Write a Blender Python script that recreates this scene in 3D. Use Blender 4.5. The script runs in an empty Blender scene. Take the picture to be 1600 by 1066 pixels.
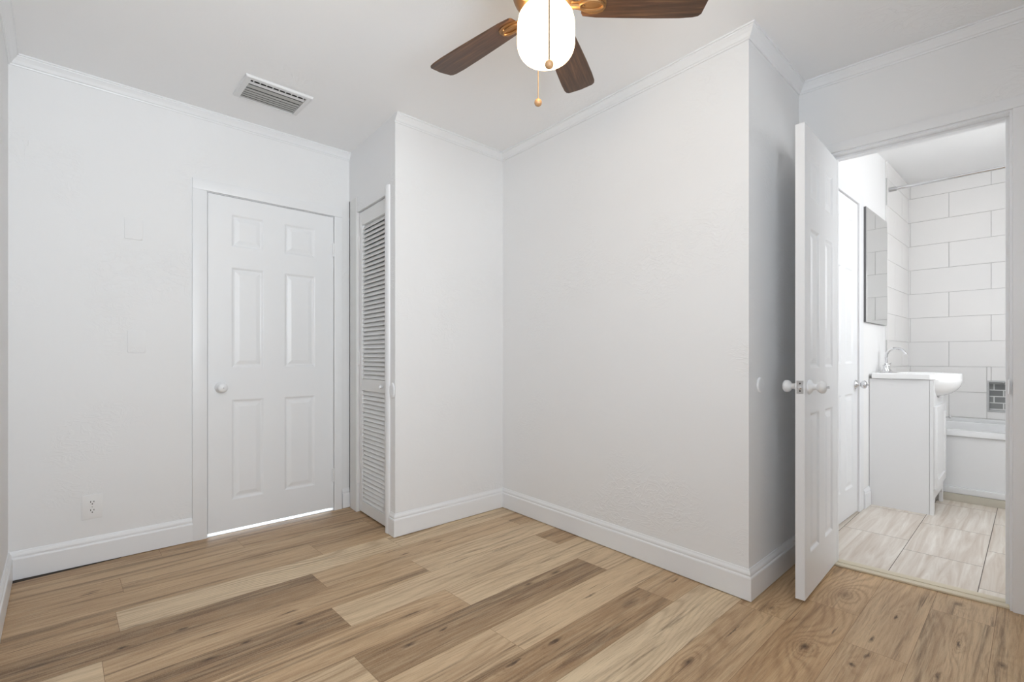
import bpy, bmesh, math, random
from mathutils import Matrix, Vector
random.seed(7)
S = bpy.context.scene
C = S.collection
PI = math.pi
R = math.radians

# ------------------------------------------------------------------ camera
cam = bpy.data.cameras.new('camera')
cam.sensor_width = 36.0
cam.lens = 760.0 / 1600.0 * 36.0
cam.shift_y = 25.0 / 1600.0
cam.clip_start = 0.02
camo = bpy.data.objects.new('camera', cam)
camo.location = (0, 0, 1.05)
camo.rotation_euler = (R(90), 0, R(47))
C.objects.link(camo)
S.camera = camo

# ------------------------------------------------------------------ world, exposure
w = bpy.data.worlds.new('daylight')
S.world = w
w.use_nodes = True
bg = w.node_tree.nodes['Background']
bg.inputs['Color'].default_value = (0.86, 0.93, 1.0, 1)
bg.inputs['Strength'].default_value = 2.6
S.view_settings.view_transform = 'Standard'
S.view_settings.look = 'None'
S.view_settings.gamma = 1
S.view_settings.use_curve_mapping = False
S.view_settings.exposure = 0.86
try:
    S.cycles.max_bounces = 12
    S.cycles.diffuse_bounces = 8
    S.cycles.use_denoising = True
    S.cycles.sample_clamp_indirect = 6
except Exception:
    pass

def area(name, loc, rot, sx, sy, power, col=(1, 1, 1)):
    l = bpy.data.lights.new(name, 'AREA')
    l.shape = 'RECTANGLE'; l.size = sx; l.size_y = sy; l.energy = power; l.color = col
    o = bpy.data.objects.new(name, l); o.location = loc; o.rotation_euler = rot
    C.objects.link(o)
    return o
# daylight entering by the window behind the photographer (opening in wall_right)
wl_ = area('window_daylight', (0.60, 0.34, 1.55), (0, R(112), R(-3)), 1.25, 0.86, 16, (0.885, 0.95, 1.0))
wl_.data.spread = R(135)
# daylight entering by the bathroom's own window (opening in wall_bath_right)
area('bathroom_window_daylight', (0.86, 3.85, 1.72), (0, R(90), 0), 0.86, 0.86, 7.6, (1.0, 0.97, 0.935))

# ------------------------------------------------------------------ materials
def srgb(r, g, b):
    f = lambda c: (c / 255 / 12.92) if c / 255 <= 0.04045 else ((c / 255 + 0.055) / 1.055) ** 2.4
    return (f(r), f(g), f(b), 1)

def mat(name, col, rough=0.5, metal=0.0, emit=None, estr=0.0, spec=None):
    m = bpy.data.materials.new(name); m.use_nodes = True
    b = m.node_tree.nodes['Principled BSDF']
    b.inputs['Base Color'].default_value = col if len(col) == 4 else (*col, 1)
    b.inputs['Roughness'].default_value = rough
    b.inputs['Metallic'].default_value = metal
    if spec is not None: b.inputs['Specular IOR Level'].default_value = spec
    if emit:
        b.inputs['Emission Color'].default_value = (*emit, 1)
        b.inputs['Emission Strength'].default_value = estr
    return m

class N:
    """small node helper"""
    def __init__(s, m):
        s.nt = m.node_tree; s.b = s.nt.nodes['Principled BSDF']
    def new(s, t, **kw):
        n = s.nt.nodes.new(t)
        for k, v in kw.items():
            if k in n.inputs: n.inputs[k].default_value = v
            else: setattr(n, k, v)
        return n
    def link(s, a, b): s.nt.links.new(a, b)
    def math(s, op, a, b=None, c=None):
        n = s.nt.nodes.new('ShaderNodeMath'); n.operation = op
        for i, v in enumerate((a, b, c)):
            if v is None: continue
            if isinstance(v, (int, float)): n.inputs[i].default_value = v
            else: s.link(v, n.inputs[i])
        return n.outputs[0]
    def mix(s, fac, a, b, blend='MIX'):
        n = s.nt.nodes.new('ShaderNodeMix'); n.data_type = 'RGBA'; n.blend_type = blend
        for sock, v in ((n.inputs[0], fac), (n.inputs[6], a), (n.inputs[7], b)):
            if isinstance(v, (int, float)): sock.default_value = v
            elif isinstance(v, tuple): sock.default_value = v
            else: s.link(v, sock)
        return n.outputs[2]
    def ramp(s, fac, stops):
        n = s.nt.nodes.new('ShaderNodeValToRGB')
        e = n.color_ramp.elements
        while len(e) < len(stops): e.new(0.5)
        for i, (p, c) in enumerate(stops):
            e[i].position = p; e[i].color = c if len(c) == 4 else (*c, 1)
        s.link(fac, n.inputs[0])
        return n.outputs[0]
    def scale(s, vec, x, y, z):
        n = s.nt.nodes.new('ShaderNodeVectorMath'); n.operation = 'MULTIPLY'
        s.link(vec, n.inputs[0]); n.inputs[1].default_value = (x, y, z)
        return n.outputs[0]
    def noise(s, vec, sc, det=3.0, rough=0.5, dist=0.0):
        n = s.nt.nodes.new('ShaderNodeTexNoise')
        n.inputs['Scale'].default_value = sc; n.inputs['Detail'].default_value = det
        n.inputs['Roughness'].default_value = rough; n.inputs['Distortion'].default_value = dist
        s.link(vec, n.inputs['Vector'])
        return n.outputs['Fac']
    def bump(s, h, strength, dist):
        n = s.nt.nodes.new('ShaderNodeBump')
        n.inputs['Strength'].default_value = strength; n.inputs['Distance'].default_value = dist
        s.link(h, n.inputs['Height']); s.link(n.outputs[0], s.b.inputs['Normal'])

def plaster(name, col, rough, fine=0.25, trowel=0.5):
    m = mat(name, col, rough, spec=0.35)
    k = N(m)
    co = k.new('ShaderNodeTexCoord').outputs['Object']
    a = k.noise(co, 3.2, 3.0, 0.55, 0.8)
    ridge = k.math('MULTIPLY', k.math('GREATER_THAN', k.noise(co, 5.0, 4.0, 0.6, 1.2), 0.62), 0.0)
    t = k.noise(k.scale(co, 1, 1, 1.6), 9.0, 2.0, 0.5, 2.5)
    rid = k.math('SUBTRACT', 1.0, k.math('ABSOLUTE', k.math('MULTIPLY', k.math('SUBTRACT', t, 0.5), 14.0)))
    rid = k.math('MAXIMUM', rid, 0.0)
    where = k.math('MAXIMUM', k.math('SUBTRACT', k.noise(co, 1.7, 2.0), 0.52), 0.0)
    rid = k.math('MULTIPLY', rid, k.math('MULTIPLY', where, 6.0 * trowel))
    f = k.noise(co, 70.0, 2.0, 0.6)
    h = k.math('ADD', k.math('ADD', k.math('MULTIPLY', a, 0.9), rid), k.math('MULTIPLY', f, 0.12 * fine))
    h = k.math('ADD', h, ridge)
    k.bump(h, 0.30, 0.012)
    return m

M = {}
M['wall'] = plaster('painted_plaster_wall', (0.796, 0.80, 0.806), 0.55)
M['ceil'] = plaster('painted_ceiling', (0.885, 0.89, 0.898), 0.6, 0.4, 0.25)
M['bathwall'] = mat('bathroom_wall_paint', (0.84, 0.84, 0.84), 0.45)
M['trim'] = mat('white_trim_gloss', (0.805, 0.815, 0.83), 0.36)
M['door'] = mat('white_door_paint', (0.81, 0.822, 0.838), 0.36)
M['louver'] = mat('louver_paint', (0.74, 0.74, 0.735), 0.42)
M['plate'] = mat('painted_plate', (0.80, 0.80, 0.80), 0.4)
M['black'] = mat('black_slot', (0.015, 0.015, 0.015), 0.6)
M['dark'] = mat('dark_duct', (0.05, 0.05, 0.05), 0.8)
M['vent'] = mat('vent_painted_metal', (0.74, 0.745, 0.75), 0.45)
M['ventslat_shaded'] = mat('vent_slat_painted_shade', (0.44, 0.44, 0.425), 0.5)  # slats lie flat; the shade of tilted ones is painted in as darker grey
M['chrome'] = mat('chrome', (0.72, 0.72, 0.73), 0.08, 1.0)
M['steel'] = mat('dull_steel', (0.55, 0.55, 0.56), 0.3, 1.0)
M['ceramic'] = mat('white_ceramic', (0.88, 0.88, 0.88), 0.12)
M['tub'] = mat('tub_enamel', (0.76, 0.765, 0.77), 0.22)
M['vanity'] = mat('vanity_laminate', (0.82, 0.82, 0.825), 0.35)
M['mirror'] = mat('mirror_glass', (0.74, 0.75, 0.75), 0.015, 1.0)
M['mirror_edge'] = mat('mirror_edge_dark', (0.12, 0.12, 0.12), 0.3)
M['bronze'] = mat('aged_bronze', (0.30, 0.17, 0.075), 0.36, 0.75)
M['chain'] = mat('chain_metal', (0.20, 0.16, 0.12), 0.4, 0.7)
M['wood_ball'] = mat('wooden_pull_ball', (0.40, 0.23, 0.11), 0.4)
M['globe'] = mat('lit_frosted_globe', (0.9, 0.88, 0.82), 0.4, emit=(1.0, 0.70, 0.36), estr=6.0)
M['grout'] = mat('tile_grout', (0.52, 0.515, 0.51), 0.85)
M['floorgrout'] = mat('floor_grout', (0.20, 0.17, 0.145), 0.9)
M['threshold'] = mat('cream_threshold', srgb(214, 203, 180), 0.5)
M['beige'] = mat('beige_tub_trim', srgb(196, 190, 176), 0.55)
M['white_concrete'] = mat('pale_concrete', (0.75, 0.75, 0.74), 0.8)
M['aluminium'] = mat('aluminium_sill', (0.86, 0.86, 0.86), 0.5)

def walltile():
    m = mat('glossy_wall_tile', (0.80, 0.785, 0.77), 0.16)
    k = N(m)
    uv = k.new('ShaderNodeTexCoord').outputs['Object']
    n1 = k.noise(uv, 2.5, 3)
    k.link(k.ramp(n1, [(0.3, (0.80, 0.79, 0.78)), (0.7, (0.83, 0.815, 0.80))]), k.b.inputs['Base Color'])
    return m
M['walltile'] = walltile()

def nichetile():
    m = mat('grey_mosaic', (0.3, 0.3, 0.3), 0.3)
    k = N(m)
    co = k.new('ShaderNodeTexCoord').outputs['Object']
    sep = k.new('ShaderNodeSeparateXYZ'); k.link(co, sep.inputs[0])
    com = k.new('ShaderNodeCombineXYZ'); k.link(sep.outputs[0], com.inputs[0]); k.link(sep.outputs[2], com.inputs[1])
    b = k.new('ShaderNodeTexBrick')
    b.inputs['Scale'].default_value = 1.0
    b.inputs['Brick Width'].default_value = 0.11; b.inputs['Row Height'].default_value = 0.052
    b.inputs['Mortar Size'].default_value = 0.004
    b.inputs['Color1'].default_value = (0.22, 0.225, 0.225, 1); b.inputs['Color2'].default_value = (0.36, 0.36, 0.35, 1)
    b.inputs['Mortar'].default_value = (0.75, 0.75, 0.74, 1)
    k.link(com.outputs[0], b.inputs['Vector'])
    k.link(b.outputs['Color'], k.b.inputs['Base Color'])
    return m
M['niche'] = nichetile()

# knots and splits: x, y, half width across, half length along, darkness, how far they bend the grain
KNOTS = [(-2.239, 0.352, 0.0099, 0.0255, 0.75, 0.8), (-2.244, 0.165, 0.0099, 0.0255, 0.75, 0.9), (-1.976, 0.51, 0.0099, 0.0255, 0.75, 0.8), (-1.954, 0.389, 0.0112, 0.0298, 0.68, 0.8), (-1.971, 0.699, 0.0136, 0.0298, 0.75, 1), (-1.552, 1.089, 0.0087, 0.0255, 0.68, 0.8), (-1.553, 0.935, 0.0124, 0.0425, 0.6, 0.9), (-1.205, 1.337, 0.0112, 0.051, 0.75, 0.9), (-1.216, 1.143, 0.0112, 0.0425, 0.75, 0.9), (-1.587, 1.77, 0.0112, 0.0425, 0.68, 0.8), (-1.592, 1.589, 0.0112, 0.034, 0.52, 0.7), (-1.175, 1.787, 0.0217, 0.0765, 0.34, 0.9), (-0.566, 1.976, 0.0174, 0.034, 0.68, 1.3), (-0.378, 2.469, 0.0064, 0.0255, 0.75, 0.9), (-0.188, 2.404, 0.0056, 0.0382, 0.75, 0.9), (-0.219, 2.797, 0.0186, 0.0255, 0.38, 1.0), (-0.41, 2.208, 0.0072, 0.0425, 0.68, 0.5), (-0.425, 1.982, 0.0112, 0.0213, 0.68, 0.6), (-0.4, 2.082, 0.0062, 0.034, 0.6, 0.5), (-0.215, 2.11, 0.0074, 0.0425, 0.6, 0.4), (-0.812, 1.587, 0.0136, 0.0425, 0.6, 0.6), (-0.785, 1.886, 0.0048, 0.0935, 0.68, 0), (-1.733, 1.052, 0.0062, 0.051, 0.68, 0.7), (-2.087, 0.694, 0.0064, 0.051, 0.68, 0.5), (-2.12, 0.416, 0.0048, 0.085, 0.75, 0), (-2.853, 0.095, 0.0072, 0.0425, 0.68, 0.4), (-2.285, 1.348, 0.0062, 0.0425, 0.68, 0.4), (-2.31, 1.586, 0.0087, 0.0425, 0.45, 0.5), (-1.331, 1.702, 0.0048, 0.068, 0.6, 0), (-1.149, 2.121, 0.0064, 0.0425, 0.6, 0), (-2.31, -0.05, 0.0124, 0.085, 0.52, 0.3), (-0.074, 2.348, 0.0186, 0.034, 0.52, 0.8), (-0.749, 2.182, 0.0124, 0.0255, 0.3, 1.0), (-0.568, 2.536, 0.0248, 0.051, 0.11, 1.2)]
def floorwood():
    m = mat('oak_vinyl_plank', (0.5, 0.4, 0.3), 0.42, spec=0.35)
    k = N(m)
    uvn = k.new('ShaderNodeUVMap'); uvn.uv_map = 'plank'
    seed = k.new('ShaderNodeAttribute'); seed.attribute_name = 'seed'
    tone = k.new('ShaderNodeAttribute'); tone.attribute_name = 'tone'
    warm = k.new('ShaderNodeAttribute'); warm.attribute_name = 'warm'
    sp = k.new('ShaderNodeSeparateXYZ'); k.link(uvn.outputs[0], sp.inputs[0])
    U, V = sp.outputs[0], sp.outputs[1]
    def vec(su, sv, so):
        c = k.new('ShaderNodeCombineXYZ')
        k.link(k.math('MULTIPLY', U, su), c.inputs[0]); k.link(k.math('MULTIPLY', V, sv), c.inputs[1])
        k.link(k.math('MULTIPLY', seed.outputs['Fac'], so), c.inputs[2])
        return c.outputs[0]
    base = k.ramp(tone.outputs['Fac'], [(0.0, srgb(146, 117, 86)), (0.35, srgb(184, 152, 116)), (0.65, srgb(208, 180, 145)), (1.0, srgb(226, 206, 174))])
    # slow drift of colour along the board
    drift = k.noise(vec(11, 1.0, 31), 1.0, 3, 0.55, 0.5)
    base = k.mix(k.math('MINIMUM', k.math('MAXIMUM', k.math('MULTIPLY', k.math('SUBTRACT', drift, 0.44), 3.2), 0.0), 1.0), base, k.mix(0.55, base, srgb(128, 94, 62)))
    base = k.mix(k.math('MINIMUM', k.math('MAXIMUM', k.math('MULTIPLY', k.math('SUBTRACT', 0.45, drift), 3.0), 0.0), 0.7), base, k.mix(0.5, base, srgb(214, 190, 152)))
    # broad dark streaks
    st = k.noise(vec(24, 0.9, 17), 1.0, 5, 0.66, 0.8)
    thr = k.math('ADD', 0.47, k.math('MULTIPLY', tone.outputs['Fac'], 0.13))
    sf = k.math('MULTIPLY', k.math('MAXIMUM', k.math('SUBTRACT', st, thr), 0.0), 6.5)
    sf = k.math('MINIMUM', sf, 0.66)
    base = k.mix(sf, base, srgb(90, 65, 43))
    # knots and splits of the printed boards: each bends the grain around itself
    geo = k.new('ShaderNodeTexCoord').outputs['Object']
    wob = k.new('ShaderNodeTexNoise'); wob.inputs['Scale'].default_value = 1.0; wob.inputs['Detail'].default_value = 5.0; wob.inputs['Roughness'].default_value = 0.7
    k.link(k.scale(geo, 60, 14, 1), wob.inputs['Vector'])
    wv = k.new('ShaderNodeVectorMath'); wv.operation = 'MULTIPLY_ADD'
    k.link(wob.outputs['Color'], wv.inputs[0]); wv.inputs[1].default_value = (.026, .06, 0)
    k.link(geo, wv.inputs[2])
    pos = wv.outputs[0]
    core, halo = None, None
    for kx_, ky_, rx_, ry_, am_, br_ in KNOTS:
        sb_ = k.new('ShaderNodeVectorMath'); sb_.operation = 'SUBTRACT'; k.link(pos, sb_.inputs[0]); sb_.inputs[1].default_value = (kx_ + .013, ky_ + .03, 0)
        ln = k.new('ShaderNodeVectorMath'); ln.operation = 'LENGTH'; k.link(k.scale(sb_.outputs[0], 1 / rx_, 1 / ry_, 0), ln.inputs[0])
        d = ln.outputs['Value']
        c_ = k.math('MULTIPLY', k.math('MAXIMUM', k.math('SUBTRACT', 1.0, d), 0.0), am_ * 1.6)
        core = c_ if core is None else k.math('MAXIMUM', core, c_)
        if br_ > 0:
            h_ = k.math('MULTIPLY', k.math('POWER', 2.718, k.math('MULTIPLY', d, -0.45)), br_)
            halo = h_ if halo is None else k.math('MAXIMUM', halo, h_)
    # cathedral figure: long bent growth rings
    bend = k.noise(vec(4, 0.75, 53), 1.0, 1.5, 0.45, 0.2)
    ph = k.math('ADD', k.math('ADD', k.math('MULTIPLY', U, 190.0), k.math('MULTIPLY', bend, 80.0)), k.math('MULTIPLY', halo, 34.0))
    ring = k.math('MULTIPLY', k.math('ADD', k.math('SINE', ph), 1.0), 0.5)
    ring = k.math('POWER', ring, 2.5)
    figw = k.math('MULTIPLY', k.math('MAXIMUM', k.math('SUBTRACT', k.noise(vec(3, 0.8, 71), 1.0, 1), 0.33), 0.0), 1.35)
    figw = k.math('ADD', figw, k.math('MULTIPLY', halo, 0.22))
    base = k.mix(k.math('MULTIPLY', ring, figw), base, srgb(138, 106, 74))
    base = k.mix(k.math('MULTIPLY', k.math('MULTIPLY', halo, halo), 0.5), base, srgb(120, 88, 58))
    # fine pores
    po = k.noise(vec(330, 9, 5), 1.0, 3, 0.7)
    base = k.mix(k.math('MULTIPLY', k.math('MAXIMUM', k.math('SUBTRACT', po, 0.5), 0.0), 2.2), base, srgb(112, 84, 58))
    po2 = k.noise(vec(120, 5, 9), 1.0, 3, 0.65)
    base = k.mix(k.math('MULTIPLY', k.math('MAXIMUM', k.math('SUBTRACT', po2, 0.45), 0.0), 1.2), base, srgb(228, 208, 174))
    gr = k.noise(geo, 210.0, 2, 0.7)
    base = k.mix(k.math('MULTIPLY', k.math('MAXIMUM', k.math('SUBTRACT', gr, 0.5), 0.0), 0.9), base, srgb(226, 206, 174))
    # small random checks
    cr = k.noise(vec(80, 2.6, 41), 1.0, 3, 0.55, 0.6)
    crf = k.math('MINIMUM', k.math('MULTIPLY', k.math('MAXIMUM', k.math('SUBTRACT', cr, 0.675), 0.0), 14.0), 0.7)
    base = k.mix(crf, base, srgb(88, 64, 44))
    base = k.mix(k.math('MINIMUM', core, 0.88), base, srgb(66, 45, 28))
    # warm tint per board
    base = k.mix(k.math('MULTIPLY', warm.outputs['Fac'], 0.5), base, k.mix(1.0, base, (1.0, 0.86, 0.70, 1), 'MULTIPLY'))
    k.link(base, k.b.inputs['Base Color'])
    k.link(k.math('ADD', 0.36, k.math('MULTIPLY', po2, 0.16)), k.b.inputs['Roughness'])
    k.bump(k.math('SUBTRACT', 1.0, po), 0.08, 0.002)
    return m
M['plank'] = floorwood()

def bathtile():
    m = mat('striated_floor_tile', (0.6, 0.55, 0.5), 0.3)
    k = N(m)
    uvn = k.new('ShaderNodeUVMap'); uvn.uv_map = 'plank'
    seed = k.new('ShaderNodeAttribute'); seed.attribute_name = 'seed'
    sp = k.new('ShaderNodeSeparateXYZ'); k.link(uvn.outputs[0], sp.inputs[0])
    c = k.new('ShaderNodeCombineXYZ')
    k.link(k.math('MULTIPLY', sp.outputs[0], 26), c.inputs[0]); k.link(k.math('MULTIPLY', sp.outputs[1], 1.6), c.inputs[1])
    k.link(k.math('MULTIPLY', seed.outputs['Fac'], 19), c.inputs[2])
    n1 = k.noise(c.outputs[0], 1.0, 4, 0.6, 0.9)
    col = k.ramp(n1, [(0.28, srgb(196, 180, 163)), (0.5, srgb(216, 206, 194)), (0.72, srgb(236, 230, 221))])
    k.link(col, k.b.inputs['Base Color'])
    return m
M['bathtile'] = bathtile()

def bladewood():
    m = mat('walnut_fan_blade', (0.1, 0.06, 0.04), 0.38)
    k = N(m)
    co = k.new('ShaderNodeTexCoord').outputs['Object']
    n1 = k.noise(k.scale(co, 4, 70, 4), 1.0, 4, 0.65, 0.6)
    n2 = k.noise(k.scale(co, 9, 260, 9), 1.0, 2, 0.6)
    col = k.ramp(n1, [(0.3, srgb(50, 35, 24)), (0.55, srgb(90, 63, 44)), (0.75, srgb(130, 95, 64))])
    col = k.mix(k.math('MULTIPLY', n2, 0.4), col, srgb(60, 40, 28))
    k.link(col, k.b.inputs['Base Color'])
    return m
M['blade'] = bladewood()

# ------------------------------------------------------------------ mesh helpers
def link_obj(name, bm, m, parent=None, smooth=False, loc=None, rz=None, angle=35):
    me = bpy.data.meshes.new(name)
    bmesh.ops.recalc_face_normals(bm, faces=bm.faces)
    bm.to_mesh(me); bm.free()
    for mm in (m if isinstance(m, (list, tuple)) else [m]): me.materials.append(mm)
    if smooth:
        for p in me.polygons: p.use_smooth = True
        try: me.set_sharp_from_angle(angle=R(angle))
        except Exception: pass
    o = bpy.data.objects.new(name, me); C.objects.link(o)
    if parent: o.parent = parent
    if loc is not None: o.location = loc
    if rz is not None: o.rotation_euler = (0, 0, rz)
    return o

def empty(name, loc=(0, 0, 0), rz=0.0):
    o = bpy.data.objects.new(name, None); C.objects.link(o)
    o.empty_display_size = 0.05
    o.location = loc; o.rotation_euler = (0, 0, rz)
    return o

def tag(o, label=None, cat=None, group=None, kind=None):
    if label: o['label'] = label
    if cat: o['category'] = cat
    if group: o['group'] = group
    if kind: o['kind'] = kind
    return o

def struct(o): o['kind'] = 'structure'; return o

def box(bm, x0, x1, y0, y1, z0, z1, bev=0.0, M4=None, seg=2):
    vs = [bm.verts.new((x, y, z)) for x in (x0, x1) for y in (y0, y1) for z in (z0, z1)]
    f = [(0, 1, 3, 2), (4, 6, 7, 5), (0, 4, 5, 1), (2, 3, 7, 6), (0, 2, 6, 4), (1, 5, 7, 3)]
    fs = [bm.faces.new([vs[i] for i in q]) for q in f]
    if bev > 0:
        ed = list({e for q in fs for e in q.edges})
        r = bmesh.ops.bevel(bm, geom=ed, offset=bev, segments=seg, affect='EDGES', profile=0.6)
        vs = list({v for v in r['verts']} | {v for v in vs if v.is_valid})
    if M4 is not None: bmesh.ops.transform(bm, matrix=M4, verts=vs)
    return vs

def lathe(bm, prof, n=32, M4=None):
    """prof = [(r, z)], revolved about local z; r == 0 closes to a point"""
    rings, allv = [], []
    for r, z in prof:
        if r <= 1e-6:
            v = bm.verts.new((0, 0, z)); rings.append([v]); allv.append(v)
        else:
            ring = [bm.verts.new((r * math.cos(2 * PI * i / n), r * math.sin(2 * PI * i / n), z)) for i in range(n)]
            rings.append(ring); allv += ring
    for a, b in zip(rings[:-1], rings[1:]):
        for i in range(n):
            j = (i + 1) % n
            if len(a) == 1 and len(b) == 1: continue
            if len(a) == 1: bm.faces.new((a[0], b[i], b[j]))
            elif len(b) == 1: bm.faces.new((a[i], b[0], a[j]))
            else: bm.faces.new((a[i], b[i], b[j], a[j]))
    for q in (rings[0], rings[-1]):
        if len(q) > 2: bm.faces.new(q)
    if M4 is not None: bmesh.ops.transform(bm, matrix=M4, verts=allv)
    return allv

def tube(bm, pts, r, n=10, radii=None):
    pts = [Vector(p) for p in pts]
    rings = []
    up = Vector((0, 0, 1))
    for i, p in enumerate(pts):
        t = (pts[min(i + 1, len(pts) - 1)] - pts[max(i - 1, 0)]).normalized()
        a = t.cross(up)
        if a.length < 1e-3: a = t.cross(Vector((0, 1, 0)))
        a.normalize(); b = t.cross(a)
        rr = radii[i] if radii else r
        rings.append([bm.verts.new(p + a * rr * math.cos(2 * PI * k / n) + b * rr * math.sin(2 * PI * k / n)) for k in range(n)])
    for A, B in zip(rings[:-1], rings[1:]):
        for k in range(n):
            bm.faces.new((A[k], B[k], B[(k + 1) % n], A[(k + 1) % n]))
    bm.faces.new(rings[0]); bm.faces.new(rings[-1])

def prism(bm, poly, z0, z1):
    a = [bm.verts.new((x, y, z0)) for x, y in poly]; b = [bm.verts.new((x, y, z1)) for x, y in poly]
    bm.faces.new(a); bm.faces.new(b)
    n = len(poly)
    for i in range(n): bm.faces.new((a[i], a[(i + 1) % n], b[(i + 1) % n], b[i]))
    return a + b

# axis helpers: a lathe whose axis points along local -y (towards the room)
def to_room(x, y, z): return Matrix.Translation((x, y, z)) @ Matrix.Rotation(R(90), 4, 'X')
def to_back(x, y, z): return Matrix.Translation((x, y, z)) @ Matrix.Rotation(R(-90), 4, 'X')

# ------------------------------------------------------------------ room plan (metres; walls listed clockwise, room on the local -y side)
H = 2.47
P = [Vector(p) for p in [(-3.27, -0.172), (-3.27, 1.490), (-2.540, 1.437), (-2.540, 2.280), (-0.838, 2.178), (-0.838, 2.838), (0.50, 2.911), (0.50, -0.172)]]
n_ = len(P)
def nrm(i):
    d = (P[(i + 1) % n_] - P[i]).normalized()
    return Vector((-d.y, d.x))            # away from the room
def mitre(i, off):
    a, b = nrm((i - 1) % n_), nrm(i)
    m = (a + b); m /= m.length_squared / 2.0
    return P[i] + m * off
class Wall:
    def __init__(s, i):
        s.p0, s.p1 = P[i], P[(i + 1) % n_]; s.i = i
        s.d = (s.p1 - s.p0); s.L = s.d.length; s.d.normalize()
        s.ang = math.atan2(s.d.y, s.d.x); s.n = Vector((-s.d.y, s.d.x))
    def loc(s, q):
        v = Vector(q) - s.p0
        return (v.dot(s.d), v.dot(s.n))
    def world(s, a, b): return s.p0 + s.d * a + s.n * b
    def place(s, o):
        o.location = (s.p0.x, s.p0.y, 0); o.rotation_euler = (0, 0, s.ang); return o
WA, WG, WB, WC, WD, WE, WR, WF = [Wall(i) for i in range(8)]

def build_wall(name, W, m, t=0.11, z1=H, holes=()):
    i = W.i
    q0 = W.loc(mitre(i, t)); q1 = W.loc(mitre((i + 1) % n_, t))
    bm = bmesh.new()
    def backs(s):
        if s <= 0: return q0
        if s >= W.L: return q1
        return (s, t)
    def piece(s0, s1, za, zb):
        prism(bm, [(s0, 0), (s1, 0), backs(s1), backs(s0)], za, zb)
    cur = 0.0
    for (a, b, za, zb) in sorted(holes):
        if a > cur: piece(cur, a, 0, z1)
        if za > 0: piece(a, b, 0, za)
        if zb < z1: piece(a, b, zb, z1)
        cur = b
    piece(cur, W.L, 0, z1)
    o = link_obj(name, bm, m)
    W.place(o)
    return struct(o)

ya = 0.172   # wall A: s = y + ya
DA0, DA1, DAT = 0.628 + ya, 1.378 + ya, 2.012            # left door opening
g0 = 0.0; gs = WG.loc((-3.126, 1.48))[0]; g1 = WG.loc((-2.655, 1.44))[0]               # closet opening
e0 = WE.loc((-0.702, 2.84))[0]; e1 = WE.loc((-0.053, 2.88))[0]; ET = 2.079
build_wall('wall_left', WA, M['wall'], 0.11, H, [(DA0, DA1, 0, DAT)])
build_wall('wall_closet', WG, M['wall'], 0.09, H, [(g0, gs, 0, 2.137), (gs, g1, 0, 2.030)])
build_wall('wall_closet_side', WB, M['wall'], 0.09)
build_wall('wall_back', WC, M['wall'], 0.09)
build_wall('wall_bath_side', WD, M['wall'], 0.09)
build_wall('wall_bath_front', WE, M['wall'], 0.11, 2.62, [(e0, e1, 0, ET)])
rw0, rw1 = 2.911 - 0.77, 2.911 + 0.09                    # window near the camera, s measured from the bathroom end
build_wall('wall_right', WR, M['wall'], 0.11, H, [(rw0, rw1, 0.95, 2.15)])
build_wall('wall_front', WF, M['wall'], 0.11)

# ceiling
bm = bmesh.new(); prism(bm, [(-3.40, -0.30), (0.62, -0.30), (0.62, 2.95), (-0.84, 2.86), (-0.84, 2.40), (-3.40, 2.40)], H, H + 0.08)
struct(link_obj('ceiling', bm, M['ceil']))
# closet interior
bm = bmesh.new()
box(bm, -3.40, -3.32, 1.49, 2.45, 0, H); box(bm, -3.40, -2.5, 2.40, 2.48, 0, H)
struct(link_obj('wall_inside_closet', bm, M['wall']))

# ------------------------------------------------------------------ plank floor: one surface, every board its own tone
PW, PL = 0.19, 1.22
rows = {  # left edge x: (a joint y, tones from the board that ends at that joint: before, after ...)
    -18: (0.60, .40, .45, .38), -12: (0.40, .4, .4, .4), -11: (0.75, .44, .38, .40), -10: (0.213, .42, .46, .38), -9: (1.028, .46, .40, .42),
    -8: (0.172, .40, .92, .84), -7: (0.895, .10, .58, .50), -6: (0.110, .86, .46, .80), -5: (0.835, .12, .80, .30),
    -4: (1.275, .50, .84, .6), -3: (0.758, .74, .08, .74), -2: (1.220, .62, .66, .5), -1: (1.930, .22, .48, .5),
    0: (2.170, .88, .62, .6), 1: (2.120, .58, .50, .5), 2: (2.370, .50, .60, .5), 3: (2.120, .52, .60, .5), 4: (2.660, .56, .60, .5), 5: (1.9, .50, .44, .5),
    6: (1.2, .5, .5, .5), 7: (1.7, .5, .5, .5), 8: (2.2, .5, .5, .5)}
warmth = {1: .5, 2: .9, 3: .45, -1: .25, -4: .25, 4: .2}
bm = bmesh.new()
uvl = bm.loops.layers.uv.new('plank')
sl = bm.faces.layers.float.new('seed'); tl = bm.faces.layers.float.new('tone'); wl = bm.faces.layers.float.new('warm')
def clip_y(x): return 2.905
k_ = 0
GAP = 0.0006
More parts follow.
